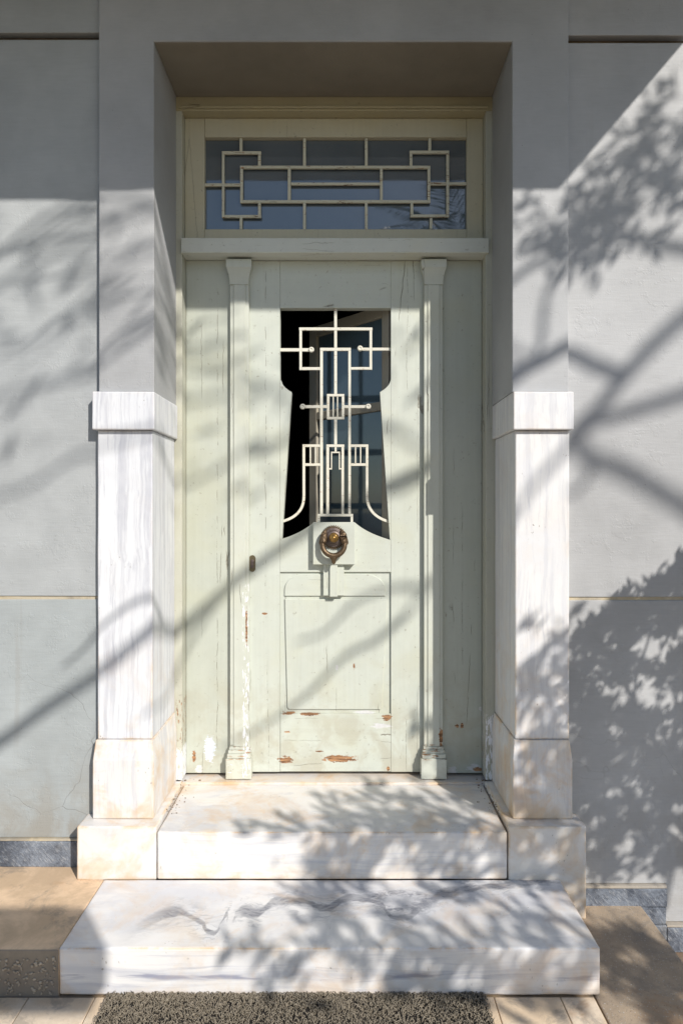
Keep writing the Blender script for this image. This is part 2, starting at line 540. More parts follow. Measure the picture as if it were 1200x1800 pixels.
GREY = (.375, .385, .385)
M_wall = wall_paint('wall_paint', (.372, .388, .396))
M_wall_low = wall_paint('wall_paint_lower', (.345, .372, .380), crack=.7, stain=1.0)
M_wall_right = wall_paint('wall_paint_right', (.398, .402, .410), crack=.25, stain=.35)
M_surround = wall_paint('surround_paint', (.382, .388, .398), crack=0, stain=.25)
M_mortar = concrete('cream_mortar', (.56, .47, .32), (.48, .42, .32), rust=.3, speck=.4)
M_dust = concrete('dusty_ledge', (.42, .37, .30), (.36, .33, .29), rust=.2)
M_core = concrete('groove_render', (.15, .105, .06), (.11, .08, .05), rust=.2)
M_marble_v = marble('marble_upright', (38, 38, 1.0), tan=.22, vein=.80, base=(.712, .725, .755), rust=.12, high=.15)
M_marble_plinth = marble('marble_plinth', (30, 30, 1.3), tan=.52, vein=.60, base=(.72, .70, .68), rust=.45, ground_z=.0)
M_marble_right = marble('marble_upright_warm', (30, 30, 1.2), tan=.34, vein=.50, base=(.722, .72, .725), rust=.30, high=.25)
M_marble_block = marble('marble_block', (2.5, 6, 6), tan=.55, vein=.35, base=(.745, .715, .67), rust=.5, ground_z=-.22)
M_marble_step = marble('marble_step_upper', (1.1, 3.5, 34), tan=.48, vein=.60, base=(.745, .72, .69), rust=.34, ground_z=-.21)
M_marble_low = marble('marble_step_lower', (1.0, 3.0, 30), tan=.34, vein=.60, base=(.75, .735, .725), rust=.36, ground_z=-.40, swirl=True)
M_sill = marble('marble_sill', (2, 8, 8), tan=.75, vein=.35, base=(.68, .62, .55), rust=.6)
M_dark = dark_marble()
DOOR = (.53, .558, .50)


def dx(x): return px(x, .47)
def dz(y): return pz(y, .47)


door_spots = [
    (dx(597), dz(1334), .080, .017, 'wood'), (dx(502), dz(1336), .034, .017, 'wood'), (dx(560), dz(1321), .016, .004, 'wood'),
    (dx(504), dz(1287), .014, .004, 'wood'), (dx(545), dz(1256), .045, .006, 'wood'), (dx(680), dz(1262), .022, .016, 'wood'),
    (dx(669), dz(1276), .042, .012, 'primer'), (dx(640), dz(1253), .05, .006, 'primer'), (dx(508), dz(1254), .03, .006, 'wood'),
    (dx(682), dz(1352), .007, .010, 'wood'), (dx(465), dz(1079), .016, .005, 'wood'), (dx(622), dz(1172), .005, .012, 'wood'), (dx(592), dz(1174), .006, .010, 'primer')]
side_spots = [(dx(369), dz(1316), .024, .058, 'blue'), (dx(341), dz(1330), .008, .026, 'wood'), (dx(350), dz(1352), .016, .018, 'primer'), (dx(833), dz(1350), .032, .018, 'primer'), (dx(841), dz(1352), .03, .010, 'wood'),
              (dx(795), dz(1354), .02, .015, 'primer'), (dx(803), dz(1276), .010, .008, 'wood'), (dx(811), dz(1275), .008, .013, 'wood'), (dx(845), dz(1246), .010, .009, 'primer')]
M_door = old_paint('door_paint', DOOR, .45, door_spots, lines=[(dx(467), .9, 2.5, .0012), (dx(471), .03, .55, .0010), (dx(716), 1.9, 2.5, .0010), (dx(714), .03, .4, .0010), (dx(590), .2, .45, .0008)])
M_rail = old_paint('door_rail_paint', DOOR, .35, door_spots, horizontal=True)
M_side = old_paint('side_panel_paint', (.462, .485, .425), .6, side_spots, lines=[(dx(382), .03, 2.40, .0013), (dx(812), .5, 1.3, .0009)], crack=1.2)
colx = lambda x: px(x, .437)
M_col = old_paint('colonette_paint', (.54, .56, .495), .5, [(colx(775), pz(1297, .437), .011, .035, 'wood'), (colx(433), pz(1100, .437), .005, .09, 'wood')],
                  [(colx(426), colx(440), .10, .95, .545, 'p'), (colx(428), colx(440), .02, .45, .50, 'p'), (colx(398), colx(441), pz(1333, .437), pz(1309, .437), .555, 'wood'),
                   (colx(400), colx(440), .02, .085, .60, 'p'), (colx(735), colx(790), pz(1333, .437), pz(1309, .437), .54, 'wood')])
fx = lambda x: px(x, .40)
M_frame = old_paint('frame_paint', (.475, .475, .40), .9, [], [(fx(308), fx(326), .0, .40, .56, 'wood'), (fx(308), fx(326), -.02, .17, .44, 'p'), (fx(852), fx(872), .0, .33, .50, 'p')])
M_sash = old_paint('sash_paint', (.53, .495, .37), .5, crack=.5)
M_head = old_paint('head_paint', (.42, .375, .245), .5, horizontal=True)
M_tbar = old_paint('transom_bar_paint', (.61, .63, .58), .7, horizontal=True, crack=.5)
M_iron = old_paint('painted_iron', (.66, .64, .56), 1.0, [], [(-1, 1, 1.1, 2.4, .625, 'wood')], crack=0)
M_iron_t = old_paint('painted_iron_transom', (.62, .60, .48), 1.1, [], [(-1, 1, 2.6, 3.2, .60, 'wood')], crack=0)
n_ = NT('transom_glass')
M_glass_t = n_.done(n_.mix(n_.step(n_.noise(6, 4), .3, .7), (.088, .112, .135), (.104, .128, .152)), n_.step(n_.noise(25, 4), .3, .8, .015, .05), n_.noise(3.5, 2), .05, .004, IOR=2.05)
n_ = NT('casement_glass')
M_glass_c = n_.done(n_.mix(n_.step(n_.noise(3, 3), .3, .7), (.075, .115, .145), (.095, .135, .165)), .04, n_.noise(4, 2), .06, .004, IOR=1.8)
M_case = old_paint('casement_paint', (.36, .33, .27), .5, crack=.3)
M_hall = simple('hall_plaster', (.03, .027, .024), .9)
M_bronze = simple('aged_bronze', (.13, .088, .052), .40, .5, 60, .5, .003, .65)
M_bronze2 = simple('dull_bronze', (.16, .125, .115), .48, .4, 60, .4, .003, .6)
M_brass = simple('worn_brass', (.36, .22, .075), .33, .35, 60, .3, .002, .85)
M_lock = simple('lock_brass', (.17, .14, .085), .45, .4, 120, .4, .002, .6)
M_concL = concrete('landing_concrete', (.78, .575, .39), (.56, .41, .27), rust=.30, speck=.35)
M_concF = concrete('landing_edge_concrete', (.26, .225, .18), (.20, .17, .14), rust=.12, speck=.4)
M_pebble = concrete('pebble', (.50, .44, .36), (.32, .27, .21), rust=.25)
M_ramp = concrete('ramp_terrazzo', (.36, .285, .21), (.44, .345, .25), agg=.55, rust=.5)
M_tile = concrete('paving_tile', (.78, .655, .51), (.72, .56, .39), rust=.8, speck=.25)
M_joint = concrete('tile_joint', (.34, .25, .16), (.40, .30, .2), rust=.3)
M_path = concrete('lower_path', (.25, .18, .12), (.20, .15, .11), rust=.35)
M_ground = concrete('garden_soil', (.115, .085, .05), (.085, .075, .04), rust=.1)
M_mat = simple('mat_coils', (.235, .20, .15), .5, .35, 90, .2)
M_matb = simple('mat_backing', (.02, .017, .014), .8)
M_timber = simple('weathered_timber', (.22, .17, .12), .85, .4, 14, .5, .006)
M_bark = simple('bark', (.12, .09, .065), .9, .4, 12, .6, .01)
M_leaf = simple('leaf', (.055, .10, .03), .5, .4, 6)
M_palm = simple('palm_leaf', (.05, .085, .035), .45, .4, 6)

# ------------------------------------------------------------------ ground
def sheet(name, x0, x1, y0, y1, z, m):
    bm = bmesh.new()
    bm.faces.new([bm.verts.new(v) for v in ((x0, y0, z), (x1, y0, z), (x1, y1, z), (x0, y1, z))])
    return tag(bm_obj(name, bm, m), kind='structure')


GZ = -.365
sheet('ground', -250, 250, -300, 200, -.60, M_ground)
pav = tag(box('pavement', -4.0, .868, -4.6, .05, -.62, GZ - .006, M_joint, bev=0), kind='structure')
pitch, j = .2286, .003
tile_me = None
for r in range(7):
    for i in range(-13, 8):
        x0 = -.85 + i * pitch
        y1 = -.532 - r * pitch * 1.0
        x1 = min(x0 + pitch - j, .864)
        if x0 > .84: continue
        if tile_me is None or x1 < x0 + pitch - j - 1e-6:
            t = box('tile', x0, x1, y1 - pitch + j, y1, GZ - .02, GZ, M_tile, pav, bev=.002)
            if x1 >= x0 + pitch - j - 1e-6: tile_me, tile_o = t.data, (x0, y1)
        else:
            t = bpy.data.objects.new('tile', tile_me); C.objects.link(t); t.parent = pav
            t.location = (x0 - tile_o[0], y1 - tile_o[1], random.uniform(-.0012, .0012))
LZ = -.205
tag(box('landing', -4.0, -.979, -.525, .064, -.61, LZ, M_concL, bev=.006, seg=2, cut=.12, jit=.0012), kind='structure')
land = bpy.data.objects['landing']
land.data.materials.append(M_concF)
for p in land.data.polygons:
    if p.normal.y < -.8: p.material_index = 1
# pebbles standing proud of the landing's washed edge
bm = bmesh.new()
for k in range(420):
    c = Vector((random.uniform(-1.75, -.99), -.527, random.uniform(GZ + .006, LZ - .03)))
    r = random.uniform(.0025, .0065)
    mtx = Matrix.Translation(c) @ Matrix.Rotation(random.uniform(0, 6), 4, 'Y') @ Matrix.Diagonal((r * random.uniform(.8, 1.5), r * .7, r * random.uniform(.6, 1.1), 1))
    bmesh.ops.create_icosphere(bm, subdivisions=1, radius=1, matrix=mtx)
tag(bm_obj('pebble_aggregate', bm, M_pebble, land, smooth=True), kind='stuff')
tag(box('ramp', .872, 1.265, -4.6, .064, -.61, GZ - .003, M_ramp, bev=.006, seg=2, cut=.12, jit=.0018), kind='structure')
tag(box('lower_path', 1.267, 4.5, -4.6, .064, -.72, -.563, M_path, bev=.002), kind='structure')

# ------------------------------------------------------------------ house wall
house = thing('house_wall', (0, .2, 0), 'grey painted rendered house wall with shallow horizontal grooves round the doorway', 'wall')
WY, WB = .035, .066
zg1, zg0 = 3.349, 3.323            # upper groove
zl1, zl0 = .943, .929              # lower groove
box('wall_core', -6, -.862, WB, .60, -.62, 6.5, M_core, house, bev=0)
box('wall_core', .782, 6, WB, .60, -.62, 6.5, M_core, house, bev=0)
box('wall_core', -.861, .781, .3862, .60, 3.361, 6.5, M_core, house, bev=0)
XL, XR = -1.0285, .9525
kw = dict(bev=.003, seg=2, cut=.25, jit=.0012)
box('wall_panel', -6, XL - .001, WY - .006, WB + .001, zg1, 6.4, M_wall, house, **kw)
box('wall_panel', -6, XL - .001, WY, WB + .001, zl1, zg0, M_wall, house, **kw)
box('wall_panel', -6, XL - .001, WY - .002, WB + .001, -.088, zl0, M_wall_low, house, **kw)
box('wall_panel', XR + .001, 6, WY - .006, WB + .001, zg1 - .012, 6.4, M_wall_right, house, **kw)
box('wall_panel', XR + .001, 6, WY, WB + .001, zl1 - .004, zg0 - .014, M_wall_right, house, **kw)
prism('wall_panel', [(XR + .001, zl0 - .004), (XR + .001, -.285), (1.377, -.285), (1.377, -.448), (6, -.448), (6, zl0 - .004)], WY - .002, WB + .001, M_wall_right, house, bev=.003)
box('mortar_joint', -6, XL - .001, WY + .006, WB + .0015, zl0 - .001, zl1 + .001, M_mortar, house, bev=0, cut=.1, jit=.002)
box('mortar_joint', XR + .001, 6, WY + .006, WB + .0015, zl0 - .005, zl1 - .003, M_mortar, house, bev=0, cut=.1, jit=.002)
# painted surround: two shafts, the lintel between, reveals and soffit
SZ = 3.292
OL, OR = -.7965, .7155
prism('doorway_surround', [(XL, 1.8105), (OL, 1.8105), (OL, SZ), (OR, SZ), (OR, 1.8105), (XR, 1.8105), (XR, 6.4), (XL, 6.4)], 0.0, .385, M_surround, house, bev=.003)
M_soffit_shade = wall_paint('soffit_shade_tone', (.23, .205, .165), crack=0, stain=.3)  # darker and browner than the surround: the soffit's shade put into the colour
box('soffit_shade_sheet', OL + .001, OR - .001, .004, .3845, SZ - .004, SZ - .0002, M_soffit_shade, house, bev=.001)  # thin sheet added under the lintel to carry that painted shade
# skirting of dark marble with its dusty ledge
sk = dict(bev=.003, cut=.05, jit=.0026)
x = -1.092
i = 0
while x > -4:
    w = .56 if i else .50
    tag(box('skirting_stone', x - w + .003, x, .014, WB + .001, -.206, -.0965, M_dark, house, **sk)); x -= w; i += 1
box('skirting_ledge', -4, -1.03, .017, WB + .0012, -.096, -.0885, M_mortar, house, bev=.001, cut=.08, jit=.0014)
box('skirting_stone', 1.0005, 1.376, .012, WB + .001, -.374, -.2975, M_dark, house, **sk)
box('skirting_ledge', .9995, 1.376, .016, WB + .0012, -.297, -.2855, M_dust, house, bev=.001, cut=.08, jit=.0014)
box('skirting_stone', 1.267, 1.372, .014, WB + .001, -.447, -.377, M_dark, house, **sk)
x = 1.373
for w in (.55, .6, .6, .6):
    box('skirting_stone', x, x + w - .003, .004, WB + .001, -.561, -.459, M_dark, house, **sk); x += w
box('skirting_ledge', 1.373, 3.7, .010, WB + .0012, -.4585, -.449, M_dust, house, bev=.001, cut=.08, jit=.0014)
box('skirting_stone', 1.267, 1.3725, .006, WB + .001, -.561, -.4485, M_dark, house, **sk)

# balcony over the doorway (above the frame; it shades the upper wall)
balc = thing('balcony', (0, -.8, 3.925), 'grey rendered balcony slab projecting over the doorway', 'balcony')
BX = .909 + .67 * 1.6
box('balcony_slab', -5.5, BX, -1.6, -.001, 3.925, 4.09, M_surround, balc, bev=.004)
box('parapet', -5.5, BX, -1.6, -1.48, 4.091, 4.95, M_surround, balc, bev=.004)

# ------------------------------------------------------------------ marble pilasters
def pilaster(right):
    P = .0
    if right:
        xs, xc, xp, xb = (905, 1000), (902, 1008), (901, 1005.5), (893, 1030)
        lab = 'white marble pilaster right of the door, its base block reaching lower ground'
    else:
        xs, xc, xp, xb = (172, 268), (162, 271), (163, 270), (135, 275)
        lab = 'white marble pilaster left of the door with grey vertical streaks'
    X = [px(xs[0], 0), px(xs[1], 0)]
    Cx = [px(xc[0], -.025), px(xc[1], -.025)]
    Px = [px(xp[0], -.02), px(xp[1], -.02)]
    Bx = [px(xb[0], -.087), px(xb[1], -.087)]
    mv = M_marble_right if right else M_marble_v
    zb = -.366 if right else -.206
    t = thing('marble_pilaster', ((X[0] + X[1]) / 2, .1, zb), lab, 'pilaster', 'marble pilasters flanking the door')
    kw = dict(bev=.005, seg=2, cut=.07, jit=.0013)
    ye = .384
    box('cap', Cx[0], Cx[1], -.025, ye, pz(755, -.025), pz(688, -.025), mv, t, **kw)
    box('shaft', X[0], X[1], 0, ye, .343, pz(755, -.025) - .001, mv, t, **kw)
    bm = box_bm(Px[0], Px[1], -.02, ye, .0155, .342, .004, 2, .07, .0012, 5)
    zt = .342
    for v in bm.verts:                                   # splayed top edge
        if v.co.z > zt - .012:
            if v.co.y < -.005: v.co.y += .012
            if abs(v.co.x - Px[0]) < .01: v.co.x += .008
            if abs(v.co.x - Px[1]) < .01: v.co.x -= .008
    bm_obj('plinth', bm, M_marble_plinth, t)
    box('base_block', Bx[0], Bx[1], -.087, ye, zb, .0145, M_marble_block, t, bev=.007, seg=2, cut=.06, jit=.0016)
    return t


pilaster(False)
pilaster(True)

# ------------------------------------------------------------------ steps and sill
stp = thing('marble_step', (-.04, .1, -.2), 'upper white marble step directly below the door', 'step', 'marble steps at the door')
box('step_slab', px(276, -.094), px(891, -.094), -.094, .3855, -.199, -.005, M_marble_step, stp, bev=.008, seg=3, cut=.06, jit=.0017)
stp2 = thing('marble_step', (-.04, -.3, GZ), 'lower wide white marble step with a winding grey vein', 'step', 'marble steps at the door')
box('step_slab', -.978, .889, -.527, -.0885, GZ + .001, -.2, M_marble_low, stp2, bev=.009, seg=3, cut=.06, jit=.0019)
sil = thing('door_sill', (-.04, .45, 0), 'stained marble sill strip under the green door', 'sill')
box('sill_slab', -.86, .78, .3865, .60, -.10, .004, M_sill, sil, bev=.003, seg=2, cut=.06, jit=.002)
bm = bmesh.new()
for k in range(170):                                      # crumbs of mortar and leaf litter in the corners of the sill
    side = random.choice((-1, 1))
    xx = (-.756 if side < 0 else .672) - side * abs(random.gauss(0, .03)) + side * .02
    c = Vector((xx, random.uniform(.05, .44), -.003 if abs(xx + .04) < .70 else .012))
    if c.y > .40: c.z = .006
    r = random.choice((.0012, .0016, .002, .0026, .004)) * (1.4 if c.y > .36 else .8)
    bmesh.ops.create_icosphere(bm, subdivisions=1, radius=1, matrix=Matrix.Translation(c) @ Matrix.Rotation(random.uniform(0, 6), 4, 'Z') @ Matrix.Diagonal((r * 1.4, r, r * .7, 1)))
tag(bm_obj('debris', bm, M_path), 'brown crumbs of mortar and litter along the sill corners', 'debris', kind='stuff')

# ------------------------------------------------------------------ door frame
FY = .386
fr = thing('door_surround_joinery', (-.04, .43, 0), 'cream green wooden door frame with side panels and two slim colonettes', 'door frame')
PL, PR = -.7685, .684
ZH = pz(195, FY)
box('frame_post', -.86, PL, FY, .56, .0165, ZH + .0005, M_frame, fr, bev=.003, seg=2)
box('frame_post', PR, .78, FY, .56, .0165, ZH + .0005, M_frame, fr, bev=.003, seg=2)
box('frame_head', -.86, .78, FY, .56, ZH + .001, 3.36, M_head, fr, bev=.003, seg=2)
# thin bead on the head and the posts
box('head_bead', PL - .012, PR + .012, FY - .010, FY - .0005, ZH + .010, ZH + .022, M_head, fr, bev=.003, seg=2)
TB0, TB1 = pz(444, .370), pz(418, .370)
box('transom_bar', px(318, .370), px(859, .370), .370, .56, TB0, TB1, M_tbar, fr, bev=.003, seg=2, cut=.1, jit=.0007)
TOP = TB0 - .001
SB = .0175
box('side_panel', PL + .001, dx(421), .47, .50, SB, TOP, M_side, fr, bev=.002)
box('side_panel', dx(761), PR - .001, .47, .50, SB, TOP, M_side, fr, bev=.002)


def colonette(cx):
    """cx: pixel column of its axis"""
    Yf = .437
    u = (Yf - CAM_Y) / F
    X = px(cx, Yf)
    hw = 16.5 * u
    zt, zb = pz(500, Yf), pz(1312, Yf)
    col = box('colonette', X - hw, X + hw, Yf + .006, .4695, zb, zt, M_col, fr, bev=.002)
    box('fillet', X - hw + 6.5 * u, X + hw - 5.5 * u, Yf, Yf + .0065, zb, zt, M_col, col, bev=.002)
    # capital: concave flare under a square top
    prof = []
    for k in range(9):
        a = k / 8
        prof.append((hw + (22 * u - hw) * (a ** 2.2), zt + (pz(471, Yf) - zt) * a))
    prof.append((22 * u, pz(457.5, Yf)))
    bm = bmesh.new()
    rings = []
    for h, z in prof:
        d = h - hw
        rings.append([bm.verts.new(v) for v in ((X - h, .4694, z), (X - h, Yf - d - .001, z), (X + h, Yf - d - .001, z), (X + h, .4694, z))])
    for a, b in zip(rings, rings[1:]):
        for k in range(4):
            bm.faces.new((a[k], a[(k + 1) % 4], b[(k + 1) % 4], b[k]))
    bm.faces.new(rings[-1]); bm.faces.new(list(reversed(rings[0])))
    bm_obj('capital', bm, M_col, col)
    zz = zb - .0005
    for k, (w, h) in enumerate(((17.5, 5.5), (19, 6), (20.5, 7.5))):
        box('base_moulding', X - w * u, X + w * u, Yf - .004 - .006 * k, .4694, zz - h * u, zz, M_col, col, bev=.0015)
        zz -= h * u + .0004
    box('base_foot', X - 22.5 * u, X + 22 * u, Yf - .022, .4694, .0085, zz, M_col, col, bev=.002, cut=.03, jit=.0008)


colonette(420.5)
colonette(761.5)

# ------------------------------------------------------------------ transom window
tw = thing('transom_window', (-.04, .46, 2.6), 'rectangular transom window with geometric iron grille above the door', 'window')
SY = .446
sx = lambda x: px(x, SY)
sz = lambda y: pz(y, SY)
ZT0 = sz(417.5)
ZT1 = ZH
gx0, gx1, gz0, gz1 = sx(359.5), sx(820), sz(402.5), sz(241)
box('sash_stile', PL + .001, gx0, SY, SY + .05, TB1 + .001, ZT1, M_sash, tw, bev=.003, seg=2)
box('sash_stile', gx1, PR - .001, SY, SY + .05, TB1 + .001, ZT1, M_sash, tw, bev=.003, seg=2)
box('sash_rail', gx0 + .0005, gx1 - .0005, SY + .0006, SY + .05, gz1, ZT1, M_sash, tw, bev=.003, seg=2)
box('sash_rail', gx0 + .0005, gx1 - .0005, SY + .0006, SY + .05, TB1 + .001, gz0, M_sash, tw, bev=.003, seg=2)
box('pane', gx0 - .004, gx1 + .004, SY + .030, SY + .036, gz0 - .004, gz1 + .004, M_glass_t, tw, bev=0)
# grille: one child mesh, its bars as sub-parts
GY = SY + .008
tx = lambda u: px(300 + u / 2, GY)
tz = lambda v: pz(150 + v / 2, GY)


def bar(name, a, b, c, d, parent, m, conv, y0, y1, bev=.001):
    """bar between the columns a..c and rows b..d of the measured drawing"""
    X0, Z0 = conv(a, b); X1, Z1 = conv(c, d)
    return box(name, min(X0, X1), max(X0, X1), y0, y1, min(Z0, Z1), max(Z0, Z1), m, parent, bev=bev, cut=.045, jit=.0005)


cT = lambda u, v: (tx(u), tz(v))
w = 10
rect = [(244, 282, 912, 292), (244, 403, 912, 413), (244, 292.3, 254, 402.7), (902, 292.3, 912, 402.7)]
gr = bar('grille', *rect[0], tw, M_iron_t, cT, GY, GY + .012)
tb = rect[1:] + [(411, 292.3, 422, 402.7), (735, 292.3, 745, 402.7), (422.3, 341, 734.7, 350),
                 (242, 186, 252, 230.7), (465, 186, 475, 281.7), (682, 186, 692, 281.7), (905, 186, 915, 228.7),
                 (180, 231, 318, 241), (180, 241.3, 189, 465), (307, 241.3, 317, 281.7), (307, 413.3, 317, 455), (189.3, 455.3, 318, 465), (242, 465.3, 252, 506), (120, 344, 179.7, 354), (189.3, 344, 243.7, 354),
                 (839, 229, 978, 239), (968, 239.3, 978, 463), (839, 239.3, 849, 281.7), (842, 413.3, 852, 453), (842, 453.3, 967.7, 463), (909, 463.3, 919, 504), (978.3, 340, 1040, 350), (912.3, 340, 967.7, 350),
                 (465, 413.3, 475, 506), (682, 413.3, 692, 506)]
for k, q in enumerate(tb):
    bar('grille_bar', *q, gr, M_iron_t, cT, GY + .0003 * (k % 3), GY + .012)

# ------------------------------------------------------------------ door leaf
door = thing('front_door', (dx(590), .495, .012), 'pale sage green wooden door leaf with keyhole shaped grille opening', 'door')
DB = dz(1357)
DT = TOP - .0015
DY = .472
DK = .522
box('stile', dx(422), dx(492.0), DY, DK, DB, DT, M_door, door, bev=.0006)
box('stile', dx(686.9), dx(760), DY, DK, DB, DT, M_door, door, bev=.0006)
box('top_rail', dx(492.3), dx(686.7), DY + .0006, DK, dz(541), DT, M_rail, door, bev=.0006)


def bez(p0, p1, p2, n=8):
    return [((1 - t) ** 2 * p0[0] + 2 * t * (1 - t) * p1[0] + t * t * p2[0], (1 - t) ** 2 * p0[1] + 2 * t * (1 - t) * p1[1] + t * t * p2[1]) for t in [k / n for k in range(n + 1)]]


W = lambda pts: [(dx(a), dz(b)) for a, b in pts]
left_curve = bez((494.3, 669), (496, 680), (512.4, 689))
prism('cheek_board', W([(492.3, 667)] + left_curve + [(495.5, 947.6), (492.3, 947.6)]), DY + .0003, DK, M_door, door, bev=.0006)
right_curve = bez((686.2, 668), (684, 680), (667.6, 689))
prism('cheek_board', W([(686.7, 666)] + right_curve + [(685, 948.6), (686.7, 948.6)]), DY + .0003, DK, M_door, door, bev=.0006)
lr = [(492.3, 1005.5), (492.3, 948)] + bez((493.7, 948), (528, 938), (551, 918.5)) + bez((623.5, 918.5), (645, 938), (685, 949)) + [(686.7, 949), (686.7, 1005.5)]
prism('lock_rail', W(lr), DY + .0003, DK, M_rail, door, bev=.0006)
box('bottom_rail', dx(492.3), dx(686.7), DY + .0009, DK, DB + .0005, dz(1255), M_rail, door, bev=.002, cut=.05, jit=.0006)
box('panel_field', dx(492.3), dx(686.7), DY + .012, DK - .005, dz(1255) + .0005, dz(1005.5) - .0005, M_door, door, bev=0)
# arched board and raised panel
arch = [(500, 1048)] + bez((500, 1036), (502, 1012), (536, 1009.5)) + bez((640, 1009.5), (674, 1012), (677, 1036)) + [(677, 1048)]
prism('arch_board', W(arch), DY + .0035, DY + .0118, M_rail, door, bev=.002)
prism('raised_panel', W([(500, 1053.5), (680.5, 1053.5), (671, 1244), (668, 1248), (508, 1248), (504.5, 1244)]), DY + .003, DY + .0118, M_door, door, bev=.003)
# knocker plate and its stepped bracket
KY = .432
plate = box('knocker_plate', px(550, KY), px(623.5, KY), KY, DY + .0004, pz(992.5, KY), pz(918, KY), M_rail, door, bev=.002)
br = box('bracket', px(568, .452), px(604.5, .452), .452, DY + .0004, pz(1047, .452), pz(992.5, KY) - .0005, M_door, door, bev=.0015)
box('bracket_rib', px(579.5, .438), px(593, .438), .438, .4515, pz(1049, .438), pz(992.5, KY) - .0006, M_door, br, bev=.0015)
# lock
LY = DY - .004
pts = [(px(443.5 + 5.6 * math.cos(a), LY), pz(990.5 - (9 if math.sin(a) >= 0 else -9) - 5.6 * math.sin(a), LY)) for a in [2 * math.pi * k / 24 for k in range(24)]]
esc = prism('lock_escutcheon', pts, LY, DY - .0002, M_lock, door, bev=.001)
bm = lathe_y_bm(px(443.5, LY), pz(986.5, LY), [(.0085, LY - .0001), (.0085, LY - .004), (.0065, LY - .005), (0, LY - .005)], 16)
bm_obj('lock_cylinder', bm, M_bronze2, esc)
box('key_slot_cover', px(441, LY), px(446, LY), LY - .006, LY - .0002, pz(998, LY), pz(988.8, LY), M_bronze2, esc, bev=.001)

# grille of the door opening
GY = .487
cD = lambda u, v: (px(460 + u * .25565, GY), pz(520 + v * .25555, GY))
gd = bar('grille', 400, 357, 612, 378, door, M_iron, cD, GY, GY + .012)
db = [(400, 378.3, 420, 1499.7), (594, 378.3, 612, 1499.7),
      (497, 84, 517, 216.7), (497, 237.3, 517, 356.7), (497, 378.3, 517, 674.7),
      (256, 217, 760, 237), (258, 237.3, 276, 510), (740, 237.3, 758, 508), (276.3, 490, 399.7, 510), (612.3, 490, 739.7, 508),
      (128, 360, 257.7, 382), (276.3, 360, 326, 382), (758.3, 356, 890, 376), (690, 356, 739.7, 376),
      (300, 752, 399.7, 772), (420.3, 752, 446.7, 772), (567.3, 752, 593.7, 772), (612.3, 752, 713, 772),
      (447, 675, 567, 692), (447, 832, 567, 850), (447, 692.3, 465, 831.7), (549, 692.3, 567, 831.7), (487, 692.3, 495, 831.7), (516, 692.3, 524, 831.7),
      (497, 850.3, 517, 1021.7),
      (280, 1022, 399.7, 1040), (280, 1040.3, 298, 1380), (298.3, 1152, 399.7, 1170), (329, 1040.3, 338, 1151.7), (364, 1040.3, 373, 1151.7),
      (612.3, 1022, 732, 1040), (714, 1040.3, 732, 1380), (612.3, 1152, 713.7, 1170), (639, 1040.3, 648, 1151.7), (674, 1040.3, 683, 1151.7),
      (443, 1022, 567, 1040), (443, 1040.3, 463, 1499.7), (547, 1040.3, 565, 1499.7), (500, 1040.3, 514, 1072),
      (475, 1072.3, 537, 1082), (475, 1082.3, 483, 1184.7), (529, 1082.3, 537, 1184.7), (463.3, 1185, 483, 1195), (529, 1185, 546.7, 1195),
      (383, 1500, 627, 1518), (383, 1518.3, 400, 1560), (610, 1518.3, 627, 1560)]
for k, q in enumerate(db):
    bar('grille_bar', *q, gd, M_iron, cD, GY + .0003 * (k % 3), GY + .012)


def scroll(pts, wd):
    c = []
    n = 14
    for k in range(n + 1):
        t = k / n
        p = [(1 - t) ** 3 * pts[0][i] + 3 * t * (1 - t) ** 2 * pts[1][i] + 3 * t * t * (1 - t) * pts[2][i] + t ** 3 * pts[3][i] for i in (0, 1)]
        c.append(p)
    L, R = [], []
    for k, p in enumerate(c):
        a, b = c[max(0, k - 1)], c[min(n, k + 1)]
        t = math.hypot(b[0] - a[0], b[1] - a[1])
        nx, ny = -(b[1] - a[1]) / t, (b[0] - a[0]) / t
        L.append((p[0] + nx * wd / 2, p[1] + ny * wd / 2)); R.append((p[0] - nx * wd / 2, p[1] - ny * wd / 2))
    prism('grille_scroll', [cD(*q) for q in L + R[::-1]], GY, GY + .012, M_iron, gd, bev=.0008)


scroll([(289, 1380.3), (288, 1480), (230, 1528), (134, 1554)], 18)
scroll([(723, 1380.3), (724, 1470), (780, 1530), (882, 1556)], 18)
for u, v in ((341, 371), (675, 362), (281, 762), (731, 762)):
    X, Z = cD(u, v)
    r = 19 * .25565 * (GY - CAM_Y) / F
    bm_obj('grille_roundel', lathe_y_bm(X, Z, [(r * .9, GY + .010), (r, GY + .007), (r, GY - .004), (r * .8, GY - .008), (r * .5, GY - .0085), (r * .42, GY - .005), (0, GY - .005)], 20), M_iron, gd, smooth=False)

